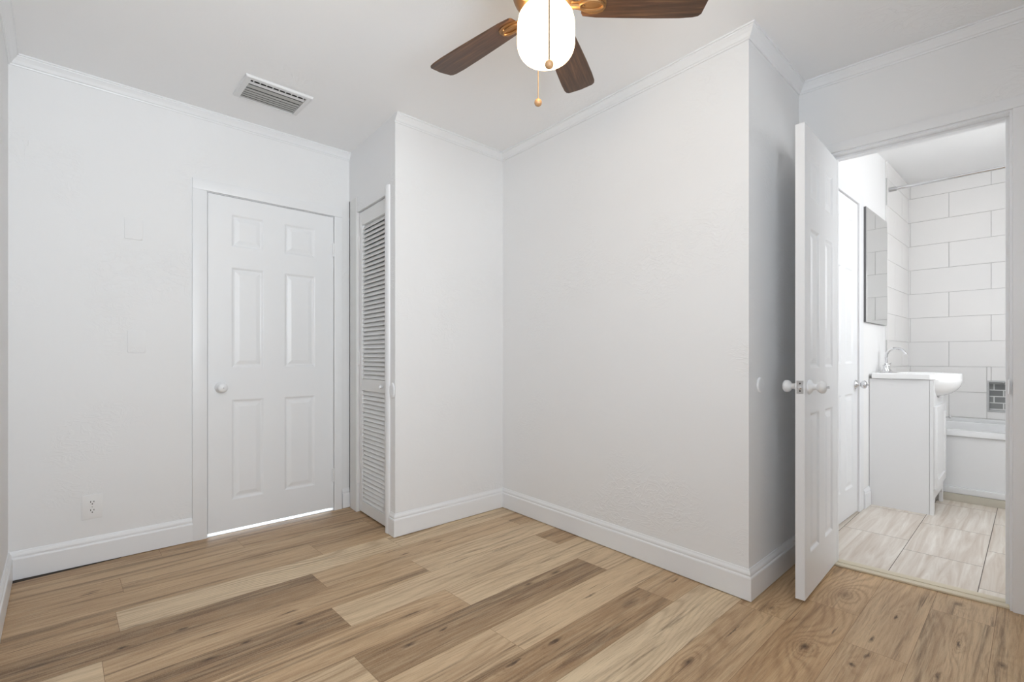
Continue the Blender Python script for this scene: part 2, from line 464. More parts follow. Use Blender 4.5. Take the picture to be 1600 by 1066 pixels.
for r in range(-12, 9):
    x0 = -1.053 + PW * r; x1 = x0 + PW
    j, ta, tb, tc = rows.get(r, rows[-18])
    y = j
    while y > -0.25: y -= PL
    yy = y
    while yy < 2.92:
        idx = round((yy - j) / PL)                 # board that STARTS at yy
        t = ta if idx == -1 else tb if idx == 0 else tc if idx == 1 else (0.35 + 0.4 * random.random())
        a0, a1 = max(yy, -0.28), min(yy + PL, 2.915)
        if a1 > a0 + 0.002:
            q = [(x0 + GAP, a0 + GAP), (x1 - GAP, a0 + GAP), (x1 - GAP, a1 - GAP), (x0 + GAP, a1 - GAP)]
            f = bm.faces.new([bm.verts.new((px, py, 0)) for px, py in q])
            k_ += 1
            sd = (k_ * 0.618034) % 1.0 * 10
            f[sl] = sd; f[tl] = min(1, max(0, t + random.uniform(-.03, .03))); f[wl] = warmth.get(r, 0.1)
            for l, (px, py) in zip(f.loops, q): l[uvl].uv = (px - x0, py - yy)
        yy += PL
# joint bed under the boards
b0 = bmesh.new
q = [(-3.40, -0.28), (0.62, -0.28), (0.62, 2.915), (-3.40, 2.915)]
vs = [bm.verts.new((px, py, -0.0012)) for px, py in q]
f = bm.faces.new(vs); f.material_index = 1
f = bm.faces.new([bm.verts.new(v) for v in ((-3.268, -.17, .0007), (-3.222, -.156, .0007), (-3.240, .05, .0007), (-3.252, .24, .0007), (-3.268, .24, .0007))]); f.material_index = 2
struct(link_obj('floor', bm, [M['plank'], mat('plank_joint', srgb(122, 96, 70), 0.7), mat('bare_subfloor', srgb(70, 62, 55), 0.9)]))
bm = bmesh.new(); box(bm, -3.42, -2.5, 2.2, 2.5, -0.05, -0.004); struct(link_obj('floor_inside_closet', bm, M['dark']))

# ------------------------------------------------------------------ baseboards and crown (mitred sweeps)
BASE = [(0, .003), (-.015, .003), (-.016, .005), (-.016, .098), (-.0145, .103), (-.0105, .106), (-.0105, .111), (-.012, .114), (-.0105, .121), (-.006, .129), (-.004, .135), (0, .135)]
CROWN = [(0, -.050), (-.005, -.050), (-.007, -.044), (-.012, -.041), (-.019, -.028), (-.028, -.016), (-.031, -.013), (-.032, -.008), (-.037, -.007), (-.037, 0), (0, 0)]
def sweep(name, W, prof, s0=0.0, s1=None, m0=True, m1=True, zoff=0.0, mt='trim'):
    """m0 / m1: mitre that end into the neighbouring wall's run"""
    s1 = W.L if s1 is None else s1
    def end(s, off, mit, first):
        if not mit: return (s, off)
        vi = W.i if first else (W.i + 1) % n_
        return W.loc(mitre(vi, off))
    bm = bmesh.new()
    A = [bm.verts.new((*end(s0, d, m0, True), z + zoff)) for d, z in prof]
    B = [bm.verts.new((*end(s1, d, m1, False), z + zoff)) for d, z in prof]
    k = len(prof)
    for i in range(k): bm.faces.new((A[i], A[(i + 1) % k], B[(i + 1) % k], B[i]))
    bm.faces.new(A); bm.faces.new(B)
    return struct(W.place(link_obj(name, bm, M[mt])))
caA = 0.557 + ya
sweep('baseboard_left', WA, BASE, 0, caA, True, False)
sweep('baseboard_left_corner', WA, BASE, 1.437 + ya, WA.L - 0.002, False, False)
sc0 = WG.loc((-2.596, 1.44))[0]
sweep('baseboard_closet', WG, BASE, sc0, None, False, True)
sweep('baseboard_closet_side', WB, BASE)
sweep('baseboard_back', WC, BASE)
sweep('baseboard_bath_side', WD, BASE)
sweep('baseboard_bath_front', WE, BASE, 0, e0 - 0.075, True, False)
sweep('baseboard_bath_front_end', WE, BASE, e1 + 0.08, None, False, True)
sweep('baseboard_right', WR, BASE)
sweep('baseboard_front', WF, BASE)
sweep('trim_1', WA, CROWN, 0, None, True, False, H)
sweep('trim_2', WB, CROWN, -0.006, None, False, True, H)
sweep('trim_3', WC, CROWN, 0, None, True, True, H)
sweep('trim_4', WD, CROWN, 0, None, True, True, H)
sweep('trim_5', WE, CROWN, 0, None, True, True, H)
sweep('trim_6', WR, CROWN, 0, None, True, True, H)
sweep('trim_7', WF, CROWN, 0, None, True, True, H)

# ------------------------------------------------------------------ six-panel doors
def panel_face(bm, w, h, cols, rws, y, sgn):
    """one moulded face at local y, recesses going inward by sgn (+1: into +y)"""
    xs = sorted({0, w} | {v for c in cols for v in c}); zs = sorted({0, h} | {v for r in rws for v in r})
    inp = lambda a, b: any(c[0] <= a < c[1] for c in cols) and any(r[0] <= b < r[1] for r in rws)
    for i in range(len(xs) - 1):
        for j in range(len(zs) - 1):
            x0, x1, z0, z1 = xs[i], xs[i + 1], zs[j], zs[j + 1]
            if not inp(x0, z0):
                bm.faces.new([bm.verts.new((x, y, z)) for x, z in ((x0, z0), (x1, z0), (x1, z1), (x0, z1))]); continue
            prev = None
            for ins, dep in ((0, 0), (.004, .0012), (.012, .0075), (.020, .0085), (.042, .0025), (.045, .0020)):
                ring = [bm.verts.new((x, y + sgn * dep, z)) for x, z in ((x0 + ins, z0 + ins), (x1 - ins, z0 + ins), (x1 - ins, z1 - ins), (x0 + ins, z1 - ins))]
                if prev:
                    for q in range(4): bm.faces.new((prev[q], prev[(q + 1) % 4], ring[(q + 1) % 4], ring[q]))
                prev = ring
            bm.faces.new(prev)
def door_slab(w, h, t, cols, rws):
    bm = bmesh.new()
    panel_face(bm, w, h, cols, rws, 0.0, 1); panel_face(bm, w, h, cols, rws, t, -1)
    for a, b in (((0, 0), (w, 0)), ((w, 0), (w, h)), ((w, h), (0, h)), ((0, h), (0, 0))):
        bm.faces.new([bm.verts.new(v) for v in ((a[0], 0, a[1]), (b[0], 0, b[1]), (b[0], t, b[1]), (a[0], t, a[1]))])
    bmesh.ops.remove_doubles(bm, verts=bm.verts, dist=1e-5)
    return bm
KNOB = [(0, 0), (.031, 0), (.032, .003), (.029, .008), (.016, .014), (.0125, .020), (.0125, .030), (.019, .034), (.0255, .042), (.0275, .050), (.0255, .058), (.018, .064), (.009, .066), (0, .0665)]
def door_knob(parent, x, y, z, m, back=False, thumb=True, name='door_knob'):
    bm = bmesh.new(); T = (to_back if back else to_room)(x, y, z)
    lathe(bm, KNOB, 28, T)
    k = link_obj(name, bm, m, parent, True, angle=50)
    if thumb:
        bm = bmesh.new(); lathe(bm, [(0, .066), (.0042, .066), (.0042, .070), (0, .0705)], 12, T)
        box(bm, -.001, .001, -.005, .005, .070, .0765, 0, T)
        link_obj('lock_button', bm, M['steel'], k)
    return k
def hinge(parent, x, y, z, m):
    bm = bmesh.new()
    lathe(bm, [(0, -.048), (.003, -.048), (.0062, -.044), (.0062, .044), (.003, .048), (0, .048)], 12, Matrix.Translation((x, y - .004, z)))
    box(bm, x - .016, x - .004, y - .002, y + .001, z - .044, z + .044)
    return link_obj('hinge', bm, m, parent, True)
def casing(name, W, s0, s1, zt, wd0, wd1, wdt, th=.013, m='trim', only_top=False):
    bm = bmesh.new()
    prof = lambda w: None
    if wd0: box(bm, s0 - wd0, s0, -th, 0, 0, zt, .003)
    if wd1: box(bm, s1, s1 + wd1, -th, 0, 0, zt, .003)
    box(bm, s0 - wd0, s1 + wd1, -th, 0, zt, zt + wdt, .003)
    o = link_obj(name, bm, M[m], smooth=True); W.place(o); return struct(o)
def jamb(name, W, s0, s1, zt, t, stop_y, thick=.012, m='trim', stop=True, y0=0.0):
    bm = bmesh.new()
    box(bm, s0, s0 + thick, y0, t, 0, zt); box(bm, s1 - thick, s1, y0, t, 0, zt); box(bm, s0 + thick, s1 - thick, y0, t, zt - thick, zt)
    if stop:
        a = thick + .011
        box(bm, s0 + thick, s0 + a, stop_y, stop_y + .032, 0, zt - thick); box(bm, s1 - a, s1 - thick, stop_y, stop_y + .032, 0, zt - thick)
        box(bm, s0 + a, s1 - a, stop_y, stop_y + .032, zt - a, zt - thick)
    o = link_obj(name, bm, M[m]); W.place(o); return struct(o)

RWS = [(.175, .775), (.965, 1.568), (1.690, 1.885)]
# door 1: closed white door in the left wall
jamb('trim_8', WA, DA0 - .004, DA1 + .004, DAT + .004, .11, .042, .008, stop=False)
bm = bmesh.new()
box(bm, DA0 + .004, DA0 + .016, .042, .07, 0, DAT - .004); box(bm, DA0 + .016, DA1 - .004, .042, .07, DAT - .018, DAT - .004); box(bm, DA1 - .016, DA1 - .004, .042, .07, .30, DAT - .018)
struct(WA.place(link_obj('trim_19', bm, M['trim'])))
casing('trim_9', WA, DA0 - .001, DA1 + .001, DAT, .071, .054, .062)
dw = DA1 - DA0 - .010
d1 = link_obj('door_1', door_slab(dw, 1.985, .036, [(.122, .302), (.424, .618)], RWS), M['door'])
WA.place(d1); d1.location = (-3.27, DA0 - ya + .006, .020)
struct(tag(d1, 'closed white six-panel door in the left-hand wall, daylight showing under it', 'door'))
door_knob(d1, .066, 0, .850, M['door'], thumb=True)
bm = bmesh.new(); box(bm, -.0055, -.001, .002, .022, .828, .878); link_obj('latch', bm, M['steel'], d1)
for z in (1.762, .222):
    hinge(d1, dw + .002, 0, z, M['trim'])
# threshold under door 1, pale step and ground outside
bm = bmesh.new(); box(bm, DA0, DA1, .002, .118, -.03, .003); struct(WA.place(link_obj('trim_10', bm, M['aluminium'])))
bm = bmesh.new(); box(bm, -6.5, -3.392, -2.5, 4.0, -.12, -.02); struct(link_obj('ground_outside', bm, M['white_concrete']))

# door 2: louvred closet door
gl = lambda x: (x + 3.27) / math.cos(math.atan2(0.053, 0.73))
bm = bmesh.new()
a, b = gl(-3.244), gl(-3.128)
box(bm, a, b, -.004, .05, 0, 2.135, .002)
struct(WG.place(link_obj('trim_11', bm, M['louver'])))
t0, t1 = gl(-2.660), gl(-2.607)
bm = bmesh.new()
prof = []
for i in range(9):
    an = PI * i / 8; prof.append(((t0 + t1) / 2 + (t1 - t0) / 2 * math.cos(an), -.016 * math.sin(an)))
prism(bm, prof + [(t0, .04), (t1, .04)][::1], 0, 2.075)
struct(WG.place(link_obj('trim_12', bm, M['trim'], smooth=True)))
lx0, lx1 = gl(-3.124), gl(-2.672)
W2 = lx1 - lx0; H2 = 2.012
st, rs = .046, .046
bm = bmesh.new()
TH = .030
box(bm, 0, st, 0, TH, 0, H2, .002); box(bm, W2 - rs, W2, 0, TH, 0, H2, .002)
for z0, z1 in ((0, .072), (.815, .892), (1.922, H2)): box(bm, st, W2 - rs, .001, TH - .001, z0, z1)
d2 = link_obj('door_2', bm, M['louver'])
o2 = WG.world(lx0, .014); d2.location = (o2.x, o2.y, .012); d2.rotation_euler = (0, 0, WG.ang)
struct(tag(d2, 'narrow white louvred closet door in the recess beside the closed door', 'door'))
def slats(z0, z1):
    bm = bmesh.new(); n = round((z1 - z0) / .0285); p = (z1 - z0) / n
    for i in range(n):
        zc = z0 + p * (i + .5)
        T = Matrix.Translation((0, TH / 2, zc)) @ Matrix.Rotation(R(57), 4, 'X')
        box(bm, st - .002, W2 - rs + .002, -.0165, .0165, -.0028, .0028, .001, T, 1)
    return bm
link_obj('louver_slats', slats(.074, .813), M['louver'], d2, True)
link_obj('louver_slats', slats(.894, 1.920), M['louver'], d2, True)
bm = bmesh.new(); lathe(bm, [(0, 0), (.006, 0), (.006, .008), (.011, .014), (.012, .019), (.009, .024), (0, .025)], 16, to_room(W2 - .075, 0, .852))
link_obj('closet_knob', bm, M['trim'], d2, True)
for z in (1.81, 1.03, .23): hinge(d2, -.001, .003, z, M['louver'])

# door 3: bathroom door standing open
hx, hy, fx, fy = -0.679, 2.884, -0.661, 2.312
dl = math.hypot(fx - hx, fy - hy); an = math.atan2(fy - hy, fx - hx)
bm = door_slab(dl, 2.030, .036, [(.085, .235), (.335, .485)], [(z0 * 1.02, z1 * 1.02) for z0, z1 in RWS])
bmesh.ops.translate(bm, verts=bm.verts, vec=(0, -.036, 0))
d3 = link_obj('door_3', bm, M['door'])
d3.location = (hx, hy, .016); d3.rotation_euler = (0, 0, an)
struct(tag(d3, 'white six-panel bathroom door standing open, seen almost edge-on', 'door'))
door_knob(d3, dl - .064, -.036, .905, M['door'], back=False, thumb=False)
k3 = door_knob(d3, dl - .064, 0, .905, M['door'], back=True)
bm = bmesh.new(); lathe(bm, [(0, 0), (.003, 0), (.003, .0015), (0, .0015)], 10, Matrix.Translation((dl - .047, .0055, .908)) @ Matrix.Rotation(R(-90), 4, 'X'))
link_obj('screw_hole', bm, M['black'], k3)
bm = bmesh.new(); box(bm, dl, dl + .0015, -.031, -.005, .877, .933, .0006)
lp = link_obj('latch_plate', bm, M['steel'], d3)
bm = bmesh.new(); lathe(bm, [(0, 0), (.0085, 0), (.0085, .010), (.006, .012), (0, .012)], 14, Matrix.Translation((dl + .0015, -.018, .905)) @ Matrix.Rotation(R(90), 4, 'Y'))
link_obj('latch_bolt', bm, M['chrome'], lp, True)
for z in (.889, .921):
    bm = bmesh.new(); lathe(bm, [(0, 0), (.0035, 0), (.003, .001), (0, .0012)], 10, Matrix.Translation((dl + .0015, -.018, z)) @ Matrix.Rotation(R(90), 4, 'Y'))
    link_obj('screw', bm, M['dark'], lp)
for z in (1.80, 1.02, .22):
    bm = bmesh.new()
    lathe(bm, [(0, -.045), (.006, -.045), (.006, .045), (0, .045)], 12, Matrix.Translation((-.004, -.038, z)))
    link_obj('hinge', bm, M['steel'], d3, True)
jamb('trim_13', WE, e0, e1, ET, .12, .045, .014)
casing('trim_14', WE, e0 + .006, e1 - .006, ET - .006, .072, .085, .046)
# strike plate lip on the far jamb
bm = bmesh.new(); box(bm, e1 - .0185, e1 - .0135, -.0165, .028, .895, .955, .0022)
tag(WE.place(link_obj('strike_plate', bm, M['trim'], smooth=True)), 'small rounded strike plate on the jamb across from the open door', 'strike plate')
# threshold strips
bm = bmesh.new(); box(bm, e0 + .014, e1 - .014, .008, .046, 0, .010, .004); box(bm, e0 + .014, e1 - .014, .050, .096, 0, .012, .004); box(bm, e0 + .014, e1 - .014, .040, .056, 0, .005)
struct(WE.place(link_obj('trim_15', bm, M['threshold'], smooth=True)))

# ------------------------------------------------------------------ bathroom shell
BZ = 2.575
bx = lambda y: -0.82 + 0.0275 * (y - 3.5)
YB = 5.50
class Fr: pass
BL = Fr(); BL.p0 = Vector((bx(2.95), 2.95)); BL.d = Vector((0.0275, 1)).normalized(); BL.n = Vector((-BL.d.y, BL.d.x)); BL.ang = math.atan2(BL.d.y, BL.d.x)
BL.place = lambda o: (setattr(o, 'location', (BL.p0.x, BL.p0.y, 0)), setattr(o, 'rotation_euler', (0, 0, BL.ang)), o)[2]
bs = lambda y: (y - 2.95) / BL.d.y
bd0, bd1, bdt = bs(3.30), bs(3.955), 2.085
bm = bmesh.new()
box(bm, 0.0, bd0, 0, .1, 0, BZ); box(bm, bd0, bd1, 0, .1, bdt, BZ); box(bm, bd1, bs(YB) + .05, 0, .1, 0, BZ); box(bm, bd0 - .05, bd1 + .05, .1, .15, 0, BZ)
struct(BL.place(link_obj('wall_bath_left', bm, M['bathwall'])))
nx0, nx1, nz0, nz1 = -.258, .045, .608, .858
bm = bmesh.new()
for a in ((-1.0, nx0, 0, BZ), (nx1, .95, 0, BZ), (nx0, nx1, 0, nz0), (nx0, nx1, nz1, BZ)): box(bm, a[0], a[1], YB + .009, YB + .12, a[2], a[3])
struct(link_obj('wall_bath_back', bm, M['grout']))
bm = bmesh.new()
for a in ((2.86, 3.40, 0, BZ), (4.30, 5.62, 0, BZ), (3.40, 4.30, 0, 1.28), (3.40, 4.30, 2.16, BZ)): box(bm, .76, .86, a[0], a[1], a[2], a[3])
struct(link_obj('wall_bath_right', bm, M['bathwall']))
bm = bmesh.new(); box(bm, -1.0, .95, 2.89, 5.7, BZ, BZ + .06); struct(link_obj('ceiling_bath', bm, M['bathwall']))
# bathroom window frame around that opening
bm = bmesh.new()
for a in ((3.40, 3.43, 1.28, 2.16), (4.27, 4.30, 1.28, 2.16), (3.43, 4.27, 1.28, 1.31), (3.43, 4.27, 2.13, 2.16), (3.43, 4.27, 1.71, 1.74)): box(bm, .78, .82, a[0], a[1], a[2], a[3])
struct(link_obj('window_2', bm, M['trim']))
# bedroom window frame (behind the photographer)
bm = bmesh.new()
for a in ((rw0, rw0 + .03, .95, 2.15), (rw1 - .03, rw1, .95, 2.15), (rw0, rw1, .95, .98), (rw0, rw1, 2.12, 2.15), (rw0, rw1, 1.54, 1.57)): box(bm, a[0], a[1], .03, .07, a[2], a[3])
struct(WR.place(link_obj('window_1', bm, M['trim'])))

# wall tiles
JZ = [.34, .55, .76, .97, 1.18, 1.39, 1.60, 1.81, 2.02, 2.23, 2.44, BZ]
def sub(rect, hole):
    a, b, c, d = rect; e, f, g, h = hole
    if b <= e or a >= f or d <= g or c >= h: return [rect]
    out = []
    if a < e: out.append((a, e, c, d))
    if b > f: out.append((f, b, c, d))
    m0, m1 = max(a, e), min(b, f)
    if c < g: out.append((m0, m1, c, g))
    if d > h: out.append((m0, m1, h, d))
    return out
bm = bmesh.new(); TL = .51
for r in range(len(JZ) - 1):
    z0, z1 = JZ[r], JZ[r + 1]
    off = (-.233 if (10 - r) % 2 == 0 else -.487)
    j = off - 2 * TL
    while j < .9:
        x0, x1 = max(j, -.775), min(j + TL, .76)
        if x1 - x0 > .01:
            for q in sub((x0, x1, z0, z1), (nx0, nx1, nz0, nz1)):
                box(bm, q[0] + .0012, q[1] - .0012, YB, YB + .009, q[2] + .0012, q[3] - .0012)
        j += TL
struct(link_obj('wall_bath_back_tiles', bm, M['walltile']))
bm = bmesh.new(); sb0, sb1 = bs(4.70), bs(YB) - .001
for r in range(len(JZ) - 1):
    sj = sb1 - (.26 if r % 2 else .51) - TL
    while sj < sb1:
        a, b = max(sj, sb0), min(sj + TL, sb1)
        if b - a > .01: box(bm, a + .0014, b - .0014, -.010, -.001, JZ[r] + .0014, JZ[r + 1] - .0014)
        sj += TL
o = link_obj('wall_bath_left_tiles', bm, M['walltile']); struct(BL.place(o))
bm = bmesh.new(); box(bm, sb0 + .012, sb1 + .01, -.007, 0, .3, BZ); struct(BL.place(link_obj('wall_bath_left_grout', bm, M['grout'])))
# niche
bm = bmesh.new()
box(bm, nx0, nx1, YB + .085, YB + .095, nz0, nz1)
struct(link_obj('wall_niche_back', bm, M['niche']))
bm = bmesh.new()
fr = .012
for a in ((nx0, nx0 + fr, nz0, nz1), (nx1 - fr, nx1, nz0, nz1), (nx0 + fr, nx1 - fr, nz0, nz0 + fr), (nx0 + fr, nx1 - fr, nz1 - fr, nz1)): box(bm, a[0], a[1], YB - .004, YB + .085, a[2], a[3], .001)
struct(link_obj('trim_16', bm, mat('niche_edge_tile', (.52, .52, .52), .35)))

# bathroom floor tiles
bm = bmesh.new()
uvl = bm.loops.layers.uv.new('plank'); sl = bm.faces.layers.float.new('seed')
TWx, TLy = .315, .62
k_ = 0
for c in range(-2, 5):
    x0 = -.485 + TWx * c; x1 = x0 + TWx
    yj = {-1: 2.93, 0: 3.37, 1: 3.05}.get(c, 3.37 - (c % 2) * .31)
    y = yj - 3 * TLy
    while y < 5.0:
        a0, a1 = max(y, 2.905), min(y + TLy, 4.90); b0_, b1_ = max(x0, -.86), min(x1, .78)
        if a1 - a0 > .01 and b1_ > b0_:
            q = [(b0_ + .0016, a0 + .0016), (b1_ - .0016, a0 + .0016), (b1_ - .0016, a1 - .0016), (b0_ + .0016, a1 - .0016)]
            f = bm.faces.new([bm.verts.new((px, py, .003)) for px, py in q]); k_ += 1
            f[sl] = (k_ * .618) % 1 * 10
            for l, (px, py) in zip(f.loops, q): l[uvl].uv = (px - x0, py - y)
        y += TLy
f = bm.faces.new([bm.verts.new((px, py, .0008)) for px, py in ((-.9, 2.905), (.78, 2.905), (.78, 5.6), (-.9, 5.6))]); f.material_index = 1
struct(link_obj('floor_bath', bm, [M['bathtile'], M['floorgrout']]))

# door 4: closed door in the bathroom's left wall
dw4 = bd1 - bd0 - .010
d4 = link_obj('door_4', door_slab(dw4, 2.068, .035, [(.10, .28), (.365, .545)], [(z0 * 1.03, z1 * 1.03) for z0, z1 in RWS]), M['door'])
q = BL.p0 + BL.d * (bd0 + .005) + BL.n * .004
d4.location = (q.x, q.y, .012); d4.rotation_euler = (0, 0, BL.ang)
struct(tag(d4, 'closed white door inside the bathroom, beside the vanity', 'door'))
door_knob(d4, dw4 - .055, 0, .855, M['chrome'])
bm = bmesh.new(); box(bm, bd1 + .004, bs(4.062), -.006, 0, 0, bdt + .07, .002); box(bm, bd0 - .08, bd1 + .004, -.006, 0, bdt, bdt + .07, .002); box(bm, bd0 - .08, bd0 - .004, -.006, 0, 0, bdt, .002)
struct(BL.place(link_obj('trim_17', bm, M['trim'])))
bm = bmesh.new(); A = [bm.verts.new((bs(4.064), d, z)) for d, z in BASE]; B = [bm.verts.new((bs(4.212), d, z)) for d, z in BASE]
for i in range(len(BASE)): bm.faces.new((A[i], A[(i + 1) % len(BASE)], B[(i + 1) % len(BASE)], B[i]))
bm.faces.new(A); bm.faces.new(B)
struct(BL.place(link_obj('baseboard_bath', bm, M['trim'])))

# ------------------------------------------------------------------ ceiling fan
FX, FY = -1.094, 1.173
fan = empty('ceiling_fan', (FX, FY, H))
tag(fan, 'dark walnut five-blade ceiling fan with a lit white jar globe and two pull chains', 'ceiling fan')
def fpart(name, prof, m, parent=fan, n=48):
    bm = bmesh.new(); lathe(bm, prof, n); return link_obj(name, bm, m, parent, True)
fpart('ceiling_mount', [(0, 0), (.078, 0), (.082, -.006), (.080, -.03), (.070, -.045), (0, -.045)], M['bronze'])
fpart('motor_housing', [(0, -.040), (.085, -.042), (.112, -.055), (.120, -.075), (.121, -.165), (.118, -.185), (.108, -.200), (.108, -.212), (0, -.212)], M['bronze'])
fpart('light_fitter', [(0, -.212), (.070, -.213), (.106, -.222), (.109, -.234), (.104, -.246), (.090, -.262), (.072, -.272), (.058, -.276), (0, -.276)], M['bronze'])
# globe: shouldered jar
gp = [(.052, -.268), (.056, -.274), (.066, -.279), (.080, -.288), (.089, -.302), (.0935, -.322)]
gp += [(.0945, -.345), (.0945, -.388)]
for i in range(1, 10):
    t = PI / 2 * i / 9; gp.append((.0945 - .052 * (1 - math.cos(t)), -.388 - .058 * math.sin(t)))
gp += [(.022, -.4485), (0, -.449)]
bm = bmesh.new(); lathe(bm, [(0, -.268)] + gp, 48)
link_obj('globe_shade', bm, M['globe'], fan, True, angle=60)
# blades
HUB = math.atan2(0, 1)
def blade_bm():
    bm = bmesh.new()
    prof = [(.118, .034), (.124, .046), (.17, .0515), (.26, .057), (.36, .0625), (.45, .0655), (.495, .065), (.512, .061), (.5205, .052), (.526, .0)]
    out = [(x, y) for x, y in prof] + [(x, -y) for x, y in prof[::-1][1:]]
    vs = prism(bm, out, -.003, .003)
    ed = [e for e in bm.edges if abs(e.verts[0].co.z - e.verts[1].co.z) < 1e-6]
    bmesh.ops.bevel(bm, geom=ed, offset=.0018, segments=2, affect='EDGES')
    return bm
def iron_bm():
    bm = bmesh.new()
    # bracket arm
    arm = [(.060, .022), (.080, .017), (.095, .014), (.110, .017), (.128, .027), (.148, .034), (.170, .034), (.188, .026), (.196, .012), (.197, 0)]
    out = arm + [(x, -y) for x, y in arm[::-1][1:]]
    prism(bm, out, -.0085, -.0045)
    # raised oval loop
    pts = []
    for i in range(25):
        t = 2 * PI * i / 24; pts.append((.148 + .040 * math.cos(t), .017 * math.sin(t), -.0105))
    tube(bm, pts, .0048, 8)
    tube(bm, [(.062, 0, -.004), (.085, 0, -.010), (.112, 0, -.0115)], .008, 8)
    for x, y in ((.122, 0), (.174, .018), (.174, -.018)):
        lathe(bm, [(0, -.0125), (.004, -.012), (.0055, -.0085), (.0055, -.006), (0, -.006)], 10, Matrix.Translation((x, y, 0)))
    return bm
bl_me = None; ir_me = None
a0 = math.atan2(0.511, -0.011)
for kx in range(5):
    # camera-plane angle -1.2 deg = pointing along the camera's right; world right is at 47 deg
    ang = R(47 + (-2.5, 69.5, 139.5, 213.5, 285.5)[kx]); droop = R((-.2, .6, 2.2, 1.2, .2)[kx])
    if kx == 0:
        b = link_obj('fan_blade', blade_bm(), M['blade'], fan, True); i_ = link_obj('blade_arm', iron_bm(), M['bronze'], fan, True)
        bl, ir = b, i_
    else:
        b = bl.copy(); C.objects.link(b); b.parent = fan
        i_ = ir.copy(); C.objects.link(i_); i_.parent = fan
    for o in (b, i_):
        o.location = (0, 0, -.262 if o is b else -.260)
        o.rotation_euler = (R(-10), droop, ang)
        o.rotation_mode = 'XYZ'
def chain(dx, dy, ztop, zball, cr):
    bm = bmesh.new()
    tube(bm, [(dx * .9, dy * .9, ztop), (dx, dy, ztop - .004), (dx, dy, ztop - .02), (dx, dy, zball + .012)], cr, 6)
    c = link_obj('pull_chain', bm, M['chain'], fan)
    bm = bmesh.new(); pr = [(0, .0135)] + [(.0135 * math.sin(PI * i / 12), .0135 * math.cos(PI * i / 12)) for i in range(1, 12)] + [(0, -.0135)]
    lathe(bm, pr, 20, Matrix.Translation((dx, dy, zball)))
    lathe(bm, [(0, .0125), (.003, .0125), (.0025, .0155), (0, .0155)], 10, Matrix.Translation((dx, dy, zball)))
    link_obj('pull_ball', bm, M['wood_ball'], c, True)
chain(.089, -.081, -.236, -.530, .0027)
chain(-.101, .068, -.236, -.520, .0017)

# ------------------------------------------------------------------ ceiling vent
vent = empty('ceiling_vent', (-2.81, .852, H)); tag(vent, 'white louvred air register on the ceiling above the closed door', 'vent')
VX, VY = .128, .166
bm = bmesh.new()
def vring(x0, x1, y0, y1, z): return [bm.verts.new(v) for v in ((x0, y0, z), (x1, y0, z), (x1, y1, z), (x0, y1, z))]
ix0, ix1, iy0, iy1 = -VX + .010, VX - .026, -VY + .030, VY - .026
rs_ = [vring(-VX, VX, -VY, VY, -.0006), vring(-VX, VX, -VY, VY, -.006), vring(-VX + .003, VX - .004, -VY + .004, VY - .004, -.013), vring(ix0 - .002, ix1 + .002, iy0 - .002, iy1 + .002, -.014), vring(ix0, ix1, iy0, iy1, -.012), vring(ix0, ix1, iy0, iy1, -.0006)]
for A, B in zip(rs_, rs_[1:] + rs_[:1]):
    for i in range(4): bm.faces.new((A[i], A[(i + 1) % 4], B[(i + 1) % 4], B[i]))
link_obj('frame', bm, M['vent'], vent)
bm = bmesh.new(); box(bm, ix0 + .001, ix1 - .001, iy0 + .001, iy1 - .001, -.0022, -.0008); link_obj('backing', bm, M['black'], vent)
for i, (x, wdt, tilt) in enumerate(((.067, .023, -1), (.0285, .032, 0), (-.009, .020, 0), (-.036, .016, 0), (-.060, .014, 0), (-.083, .014, 0), (-.1055, .012, 0))):
    bm = bmesh.new(); box(bm, -wdt / 2, wdt / 2, iy0 + .001, iy1 - .001, -.0008, .0008, 0, Matrix.Translation((x, 0, -.0095)) @ Matrix.Rotation(R(tilt), 4, 'Y'))
    link_obj('slat', bm, M['vent'] if i == 0 else M['ventslat_shaded'], vent)
for i in range(9):
    y = -VY + .045 + i * .031
    bm = bmesh.new(); box(bm, .084, .098, y - .0022, y + .0022, -.011, -.0025); link_obj('vane', bm, M['vent'], vent)

# ------------------------------------------------------------------ outlet, blank plates, bumpers
def plate_bm(w, h, t): bm = bmesh.new(); box(bm, -w / 2, w / 2, -t, 0, -h / 2, h / 2, .0022); return bm
def on_left_wall(o, y, z): o.location = (-3.27, y, z); o.rotation_euler = (0, 0, R(90)); return o
out = on_left_wall(empty('wall_outlet'), .126, .288)
tag(out, 'white duplex power outlet low on the wall beside the closed door', 'outlet')
link_obj('cover_plate', plate_bm(.080, .122, .006), M['plate'], out, True)
for zc in (.021, -.021):
    bm = bmesh.new()
    ring = [(.0165 * math.cos(2 * PI * i / 28), max(-.0125, min(.0125, .0165 * math.sin(2 * PI * i / 28)))) for i in range(28)]
    vs = prism(bm, ring, 0, .0015)
    bmesh.ops.transform(bm, matrix=Matrix.Translation((0, -.006, zc)) @ Matrix.Rotation(R(90), 4, 'X'), verts=bm.verts)
    rc = link_obj('receptacle', bm, M['plate'], out)
    bm = bmesh.new()
    box(bm, -.0078, -.0050, -.0079, -.0074, zc + .001, zc + .0095); box(bm, .0050, .0078, -.0079, -.0074, zc + .002, zc + .009)
    lathe(bm, [(0, 0), (.0028, 0), (.0028, .0005), (0, .0005)], 12, Matrix.Translation((0, -.0074, zc - .0060)) @ Matrix.Rotation(R(90), 4, 'X'))
    link_obj('socket_slots', bm, M['black'], rc)
bm = bmesh.new(); lathe(bm, [(0, .006), (.003, .006), (.0026, .0072), (0, .0074)], 12, Matrix.Rotation(R(90), 4, 'X')); link_obj('screw', bm, M['steel'], out)
p1 = on_left_wall(link_obj('blank_plate', plate_bm(.078, .112, .0055), M['wall'], smooth=True), .293, 1.732)
